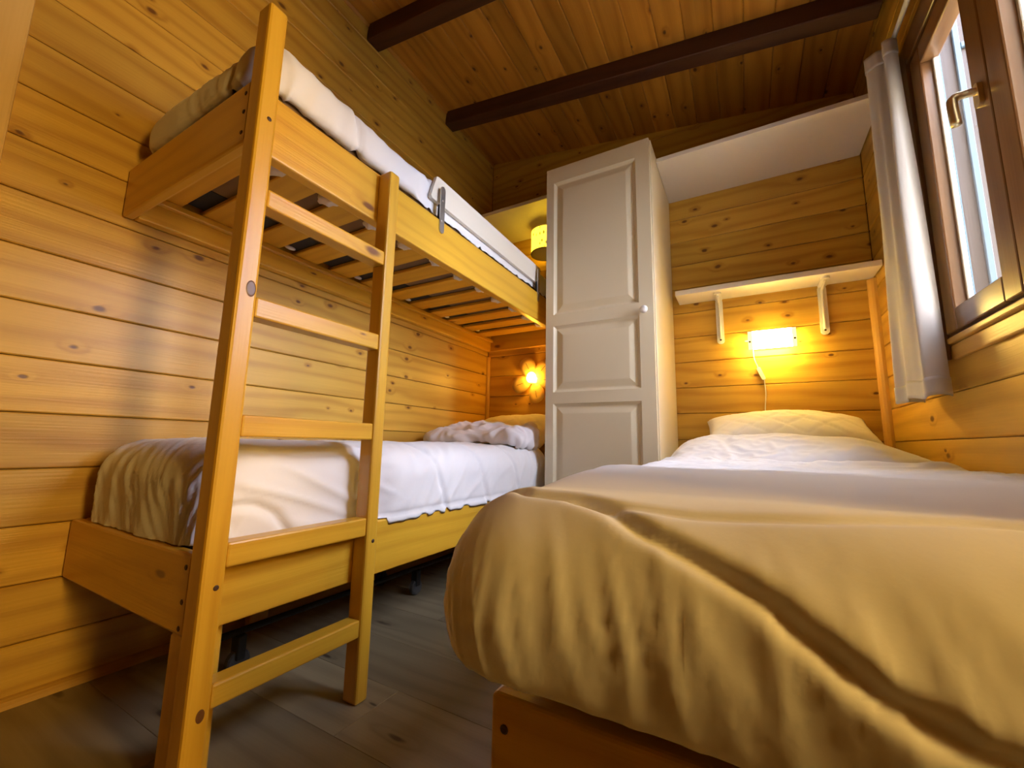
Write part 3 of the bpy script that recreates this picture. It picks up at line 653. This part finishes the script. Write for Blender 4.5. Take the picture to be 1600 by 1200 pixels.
def d_upper(Sg, Tg, u, X, Y, Z):
    side = sstep(-1.05, -0.95, Sg)
    h = 0.010 * perlin(Sg * 4, Tg * 3.2, 61) + 0.004 * perlin(Sg * 9, Tg * 9, 62)
    h += 1.3 * quilt_lines(Sg, Tg, (0.68, 1.0, 1.32, 1.64, 1.96), 0.1)
    h += 0.006 * (ridge(Sg * 5, Tg * 15 + Sg * 4, 63) - .3) * side
    foot = sstep(0.56, 0.44, Tg)
    h += foot * 0.002 * (ridge(Sg * 22 + Tg * 9, Tg * 4, 64) ** 2 - .4)
    h += -0.014 * np.exp(-((Sg + 1.02) / 0.012) ** 2) * foot
    return h
def p_upper(Pn, Sg, Tg, u):
    lim = XB - 0.03 + 0.026 * sstep(0.98, 0.90, Pn[..., 1])
    Pn[..., 0] = np.clip(Pn[..., 0], XL + 0.006, lim); Pn[..., 1] = np.clip(Pn[..., 1], BF + 0.004, YB - 0.01)
    Pn[..., 2] = np.maximum(Pn[..., 2], 1.4045); return Pn
me = drape_mesh('duvet', (-1.42, -0.985, 0.50, 2.24), (0.08, 0.08, 0.09, 0.04), (0.03, 0.03, 0.02, 0.0), 1.562, 0.0085, lambda s_, t_: 0.04 * np.exp(-((t_ - 0.5) / 0.16) ** 2), d_upper, p_upper, amax=92)
o = link('duvet', me, 'duvet_cotton', None, origin_to(me, (-1.21, 1.3, 1.48)), None, True); tag(o, 'white quilted duvet puffed up over the upper bunk rails', 'duvet')

# ------------------------------------------------------------------ wardrobe
WX0, WX1, WY, WZ = -0.842, -0.319, 1.812, 2.056
wd = thing('wardrobe', ((WX0 + WX1) / 2, 2.08, 0), 'tall cream wardrobe with one panelled door between the bunk and the single bed', 'wardrobe')
CL = 'cream_lacquer'
board('side_panel', (WX0, WY + 0.022, 0), (WX0 + 0.018, YB - 0.004, WZ), 'postX', CL, wd, bev=0.0015)
board('side_panel', (WX1 - 0.018, WY + 0.022, 0), (WX1, YB - 0.004, WZ), 'postX', CL, wd, bev=0.0015)
board('top_panel', (WX0 + 0.018, WY + 0.022, WZ - 0.018), (WX1 - 0.018, YB - 0.004, WZ), 'flatX', CL, wd, bev=0.001)
board('bottom_panel', (WX0 + 0.018, WY + 0.022, 0.06), (WX1 - 0.018, YB - 0.004, 0.078), 'flatX', CL, wd, bev=0.001)
board('back_panel', (WX0 + 0.018, YB - 0.010, 0.078), (WX1 - 0.018, YB - 0.005, WZ - 0.018), 'postY', CL, wd, bev=0)
board('plinth', (WX0 + 0.018, WY + 0.05, 0), (WX1 - 0.018, WY + 0.066, 0.06), 'back', CL, wd, bev=0.001)
dx0, dx1, dz0, dz1 = WX0 + 0.001, WX1 - 0.005, 0.065, WZ - 0.002
px0, px1 = -0.800, -0.386
pz = [(0.135, 0.822), (0.877, 1.205), (1.262, 1.972)]
bm = bmesh.new()
def bm_box(bm, mn, mx):
    g = bmesh.ops.create_cube(bm, size=1); mn, mx = Vector(mn), Vector(mx)
    for v in g['verts']: v.co = Vector([(mn[i] + mx[i]) / 2 + v.co[i] * (mx[i] - mn[i]) for i in range(3)])
bm_box(bm, (dx0, WY, dz0), (px0, WY + 0.019, dz1)); bm_box(bm, (px1, WY, dz0), (dx1, WY + 0.019, dz1))
for a, c in ((dz0, pz[0][0]), (pz[0][1], pz[1][0]), (pz[1][1], pz[2][0]), (pz[2][1], dz1)): bm_box(bm, (px0, WY, a), (px1, WY + 0.019, c))
dc = Vector(((dx0 + dx1) / 2, WY + 0.01, (dz0 + dz1) / 2))
for v in bm.verts: v.co -= dc
door = from_bm('door', bm, CL, wd, dc)
for a, c in pz:
    bm = bmesh.new(); loops = []
    for ins, dep in ((0, 0.0005), (0.004, 0.0045), (0.013, 0.011), (0.018, 0.011), (0.046, 0.003), (0.050, 0.0025)):
        loops.append([bm.verts.new(Vector((x, WY + dep, z)) - dc) for x, z in ((px0 + ins, a + ins), (px1 - ins, a + ins), (px1 - ins, c - ins), (px0 + ins, c - ins))])
    for A, B in zip(loops, loops[1:]):
        for i in range(4): bm.faces.new((A[i], A[(i + 1) % 4], B[(i + 1) % 4], B[i]))
    bm.faces.new(loops[-1])
    bkf = [bm.verts.new(Vector((x, WY + 0.018, z)) - dc) for x, z in ((px0, a), (px1, a), (px1, c), (px0, c))]
    for i in range(4): bm.faces.new((loops[0][(i + 1) % 4], loops[0][i], bkf[i], bkf[(i + 1) % 4]))
    bm.faces.new(bkf[::-1]); bmesh.ops.recalc_face_normals(bm, faces=bm.faces)
    from_bm('door_panel', bm, CL, door, dc)
bm = lathe([(0.0, 0.034), (0.008, 0.0335), (0.014, 0.030), (0.017, 0.023), (0.0155, 0.016), (0.009, 0.010), (0.007, 0.005), (0.009, 0.0)], 24)
from_bm('knob', bm, 'white_plastic', door, (-0.362, WY, 1.222), Vector((0, -1, 0)).to_track_quat('Z', 'Y'), True)

# ------------------------------------------------------------------ shelves
o = board('wall_shelf', (WX1 + 0.001, 1.966, 2.023), (XR - 0.004, YB - 0.001, 2.045), 'flatX', 'white_shelf', bev=0.0015)
tag(o, 'deep white shelf board high up between the wardrobe and the window wall', 'shelf')
o = board('wall_shelf', (XL + 0.003, 1.985, 2.023), (WX0 - 0.001, YB - 0.001, 2.045), 'flatX', 'white_shelf', bev=0.0015)
tag(o, 'white shelf board above the upper bunk, lit yellow by the drum lamp below', 'shelf')
sh = thing('wall_shelf', (0.12, 2.29, 1.40), 'narrow white shelf on two plastic brackets above the reading lamp', 'shelf')
board('shelf_board', (-0.285, 2.202, 1.405), (XR - 0.006, YB - 0.001, 1.432), 'flatX', 'white_shelf', sh, bev=0.003, seg=2)
for x in (-0.090, 0.349):
    br = from_bm('bracket', rounded_plate(0.034, 0.240, 0.010, 0.0165), 'white_plastic', sh, (x, YB - 0.0005, 1.284), Vector((0, -1, 0)).to_track_quat('Z', 'Y'))
    br.rotation_euler = ORI['back'].to_euler()
    from_bm('bracket_arm', rounded_plate(0.034, 0.13, 0.010, 0.0165), 'white_plastic', sh, (x, YB - 0.070, 1.3945), ORI['flatX'])
    bm = tube(smooth_path([(x, YB - 0.012, 1.19), (x, YB - 0.016, 1.34), (x, YB - 0.022, 1.372), (x, YB - 0.040, 1.386), (x, YB - 0.115, 1.391)], 5), 0.006, 8)
    from_bm('bracket_rib', bm, 'white_plastic', sh, (0, 0, 0), None, True)
    for z in (1.185, 1.33): link('screw', SCREW_ME, None, sh, (x, YB - 0.011, z), ORI['back'])

# ------------------------------------------------------------------ reading lamp over the single bed
rl = thing('reading_lamp', (0.13, YB, 1.11), 'rectangular opal reading lamp shining above the single bed pillow', 'wall lamp')
board('back_plate', (0.05, YB - 0.022, 1.118), (0.21, YB - 0.0005, 1.188), 'back', 'white_plastic', rl, bev=0.004)
def diffuser_part(name, xa, xb, mat):
    bm = bmesh.new(); rows = [[(x, 2.2855 + 0.006 * (k / 5 - 1) ** 2, 1.1525 + 0.0455 * (k / 5 - 1)) for k in range(11)] for x in (xa, xb)]
    A = [[bm.verts.new(p) for p in r_] for r_ in rows]; B = [[bm.verts.new((p[0], p[1] + 0.003, p[2])) for p in r_] for r_ in rows]
    for k in range(10):
        bm.faces.new((A[0][k], A[1][k], A[1][k + 1], A[0][k + 1])); bm.faces.new((B[0][k + 1], B[1][k + 1], B[1][k], B[0][k]))
        bm.faces.new((A[0][k + 1], B[0][k + 1], B[0][k], A[0][k])); bm.faces.new((A[1][k], B[1][k], B[1][k + 1], A[1][k + 1]))
    bm.faces.new((A[0][0], B[0][0], B[1][0], A[1][0])); bm.faces.new((A[0][10], A[1][10], B[1][10], B[0][10]))
    bmesh.ops.recalc_face_normals(bm, faces=bm.faces); return from_bm(name, bm, mat, rl)
diffuser_part('diffuser', 0.050, 0.212, 'opal_lit'); diffuser_part('diffuser_end', 0.031, 0.050, 'opal_edge'); diffuser_part('diffuser_end', 0.212, 0.229, 'opal_edge')
from_bm('bulb', tube([(0.065, 2.316, 1.152), (0.195, 2.316, 1.152)], 0.012, 12), 'bulb_lit', rl, (0, 0, 0), None, True)
board('top_cover', (0.032, 2.297, 1.190), (0.228, YB - 0.012, 1.193), 'flatX', 'white_plastic', rl, bev=0.001)
for x in (0.038, 0.222):
    s_ = screw(rl, (x, 2.2850, 1.145), (0, -1, 0))
    board('stand_off', (x - 0.004, 2.289, 1.141), (x + 0.004, YB - 0.020, 1.149), 'flatY', 'white_plastic', rl, bev=0.001)
    board('arm', (min(x, 0.13) if x < .1 else 0.20, YB - 0.020, 1.138), (0.06 if x < .1 else x + 0.004, YB - 0.014, 1.152), 'back', 'white_plastic', rl, bev=0.001)
from_bm('switch_knob', lathe([(0.006, 0), (0.006, 0.014), (0.0045, 0.016), (0.004, 0.03), (0.0, 0.036)], 12), 'white_plastic', rl, (0.050, YB - 0.014, 1.165), Vector((-1, 0, 0)).to_track_quat('Z', 'Y'), True)
cord = thing('lamp_cord', (0.08, YB - 0.01, 0.62), 'white lamp cord with inline switch hanging below the reading lamp', 'cord')
cpts = smooth_path([(0.052, YB - 0.012, 1.118), (0.053, YB - 0.010, 1.075), (0.068, YB - 0.010, 1.026)], 8)
from_bm('cable', tube(cpts, 0.0026, 8), 'white_plastic', cord, (0, 0, 0), None, True)
cpts = smooth_path([(0.090, YB - 0.010, 0.966), (0.093, YB - 0.008, 0.90), (0.086, YB - 0.008, 0.82), (0.085, YB - 0.008, 0.72), (0.10, YB - 0.010, 0.60)], 8)
from_bm('cable', tube(cpts, 0.0024, 8), 'white_plastic', cord, (0, 0, 0), None, True)
sw = from_bm('switch', rounded_plate(0.017, 0.068, 0.013, 0.007), 'white_plastic', cord, (0.079, YB - 0.003, 0.996), ORI['back'] @ Matrix.Rotation(math.radians(20), 3, 'Z'))

# ------------------------------------------------------------------ flower lamp at the lower bunk
fl = thing('flower_lamp', (-1.172, YB, 1.04), 'flower-shaped wall lamp with white petals glowing over the lower bunk pillow', 'wall lamp')
from_bm('wall_base', lathe([(0.032, 0), (0.032, 0.014), (0.026, 0.018), (0, 0.018)], 20), 'white_plastic', fl, (-1.172, YB - 0.0005, 1.04), Vector((0, -1, 0)).to_track_quat('Z', 'Y'))
for ang in (43, 115, 196, 284, 355):
    a = math.radians(ang); bm = bmesh.new(); n_ = 28; rows = []
    for k in range(n_):
        q = 2 * math.pi * k / n_; u = math.cos(q); wv = math.sin(q)
        rows.append((0.090 + 0.066 * u, (0.054 + 0.011 * u) * wv))
    ctr = (0.083, 0.0)
    for face, zz in ((1, 0.020), (-1, 0.016)):
        ring_ = [bm.verts.new((x, y, zz + 0.012 * ((x - .03) / .11) ** 2)) for x, y in rows]
        ring2 = [bm.verts.new((ctr[0] + (x - ctr[0]) * .55, y * .55, zz + 0.012 * ((ctr[0] - .03) / .11) ** 2 + .003)) for x, y in rows]
        cv = bm.verts.new((ctr[0], 0, zz + 0.006))
        for k in range(n_):
            j = (k + 1) % n_; bm.faces.new((ring_[k], ring_[j], ring2[j], ring2[k])); bm.faces.new((ring2[k], ring2[j], cv))
        if face == 1: r1 = ring_
        else:
            for k in range(n_): j = (k + 1) % n_; bm.faces.new((r1[k], r1[j], ring_[j], ring_[k]))
    bmesh.ops.recalc_face_normals(bm, faces=bm.faces)
    M = ORI['back'] @ Matrix.Rotation(a, 3, 'Z')
    pt = from_bm('petal', bm, 'petal_plastic', fl, (-1.172, YB, 1.04), M, True)
    vn = board('petal_vein', (-0.022, -0.0012, -0.0008), (0.022, 0.0012, 0.0008), 'flatX', 'screw_dark', pt, bev=0); vn.matrix_parent_inverse = Matrix.Identity(4); vn.location = (0.098, 0, 0.0322); vn.rotation_euler = (0, math.radians(-7), 0)
bm = lathe([(0, 0.0), (0.020, 0.002), (0.029, 0.014), (0.031, 0.030), (0.027, 0.048), (0.018, 0.060), (0.008, 0.066), (0, 0.067)], 24)
for v in bm.verts:
    a = math.atan2(v.co.y, v.co.x); f_ = 1 + 0.035 * math.cos(12 * a); v.co.x *= f_; v.co.y *= f_
from_bm('globe', bm, 'flower_bulb', fl, (-1.172, YB - 0.052, 1.018), None, True)
board('globe_arm', (-1.178, YB - 0.056, 1.012), (-1.166, YB - 0.016, 1.020), 'flatY', 'white_plastic', fl, bev=0.002)

# ------------------------------------------------------------------ drum lamp under the left shelf
dl = thing('drum_lamp', (-1.045, 2.25, 1.82), 'small yellow drum lamp with leaf print under the shelf at the upper bunk', 'wall lamp')
bm = lathe([(0.096, 0), (0.096, 0.150), (0.093, 0.150), (0.093, 0.0), (0.096, 0)], 40)
from_bm('lamp_shade', bm, 'drum_shade', dl, (-1.045, 2.25, 1.825), None, True)
for z in (1.822, 1.970): from_bm('shade_ring', lathe([(0.0975, 0), (0.0975, 0.006), (0.0915, 0.006), (0.0915, 0), (0.0975, 0)], 40), 'white_plastic', dl, (-1.045, 2.25, z))
from_bm('bulb', lathe([(0, 0), (0.018, 0.006), (0.027, 0.024), (0.024, 0.044), (0.013, 0.062), (0.012, 0.08), (0, 0.08)], 16), 'drum_bulb', dl, (-1.045, 2.25, 1.86), None, True)
from_bm('wall_arm', tube([(-1.045, 2.25, 1.945), (-1.045, YB - 0.004, 1.945)], 0.007), 'white_plastic', dl)
from_bm('wall_rose', lathe([(0.03, 0), (0.03, 0.012), (0, 0.014)], 20), 'white_plastic', dl, (-1.045, YB - 0.0005, 1.945), Vector((0, -1, 0)).to_track_quat('Z', 'Y'))

# ------------------------------------------------------------------ curtain and rod
rod = thing('curtain_rod', (0.50, 1.2, 2.0), 'thin white curtain rod over the window', 'curtain rod')
from_bm('rod', tube([(0.505, 0.76, 2.005), (0.505, 1.80, 2.005)], 0.0075, 12), 'white_plastic', rod, (0, 0, 0), None, True)
for y in (0.76, 1.80): from_bm('rod_bracket', tube([(0.505, y, 2.005), (XR, y, 2.005)], 0.006, 10), 'white_plastic', rod, (0, 0, 0), None, True)
plan_t = [(0.510, 1.668), (0.490, 1.655), (0.472, 1.662), (0.482, 1.690), (0.462, 1.695), (0.450, 1.705), (0.437, 1.722), (0.47, 1.75), (0.52, 1.79)]
plan_b = [(0.520, 1.632), (0.485, 1.612), (0.455, 1.617), (0.462, 1.66), (0.447, 1.71), (0.454, 1.75), (0.438, 1.80), (0.47, 1.83), (0.52, 1.85)]
pt_, pb_ = [np.array(smooth_path([(a, c, 0) for a, c in q], 9)) for q in (plan_t, plan_b)]
ZT, ZB = 1.995, 0.785
def curtain_verts(f0, f1, nz, off=0.0):
    vs = []
    for i in range(nz):
        f = f0 + (f1 - f0) * i / (nz - 1); z = ZT + (ZB - ZT) * f; g_ = sstep(0, 1, np.array(f))
        pos = pt_ * (1 - g_) + pb_ * g_; tn = np.gradient(pos, axis=0); nn = np.stack([tn[:, 1], -tn[:, 0]], -1); nn /= np.linalg.norm(nn, axis=1, keepdims=True) + 1e-9
        wob = 0.003 * np.sin(np.arange(len(pos)) * 0.45 + 5 * f) * sstep(0.05, 0.5, np.array(f))
        for q, (px_, py_, _) in enumerate(pos):
            vs.append((px_ + wob[q] - nn[q, 0] * off * -1, py_ + nn[q, 1] * off, z + 0.005 * math.sin(q * .21) * f))
    return vs
nz = 90; vs = curtain_verts(0, 1, nz)
m_ = len(pt_); fs = [(i * m_ + j, i * m_ + j + 1, (i + 1) * m_ + j + 1, (i + 1) * m_ + j) for i in range(nz - 1) for j in range(m_ - 1)]
me = bpy.data.meshes.new('curtain'); me.from_pydata(vs, [], fs)
cu = link('curtain', me, 'curtain_linen', None, origin_to(me, (0.48, 1.7, 0.79)), None, True)
for nm, f0, f1 in (('hem', 0.955, 0.9985), ('header', 0.0, 0.045)):
    hv = curtain_verts(f0, f1, 6, -0.0022); hm = bpy.data.meshes.new(nm); hm.from_pydata(hv, [], [(i * m_ + j, i * m_ + j + 1, (i + 1) * m_ + j + 1, (i + 1) * m_ + j) for i in range(5) for j in range(m_ - 1)])
    ho = link(nm, hm, 'curtain_linen', cu, (0, 0, 0), None, True); ho.modifiers.new('thick', 'SOLIDIFY').thickness = 0.0015
sm = cu.modifiers.new('thick', 'SOLIDIFY'); sm.thickness = 0.002
tag(cu, 'bunched white curtain hanging beside the window', 'curtain')
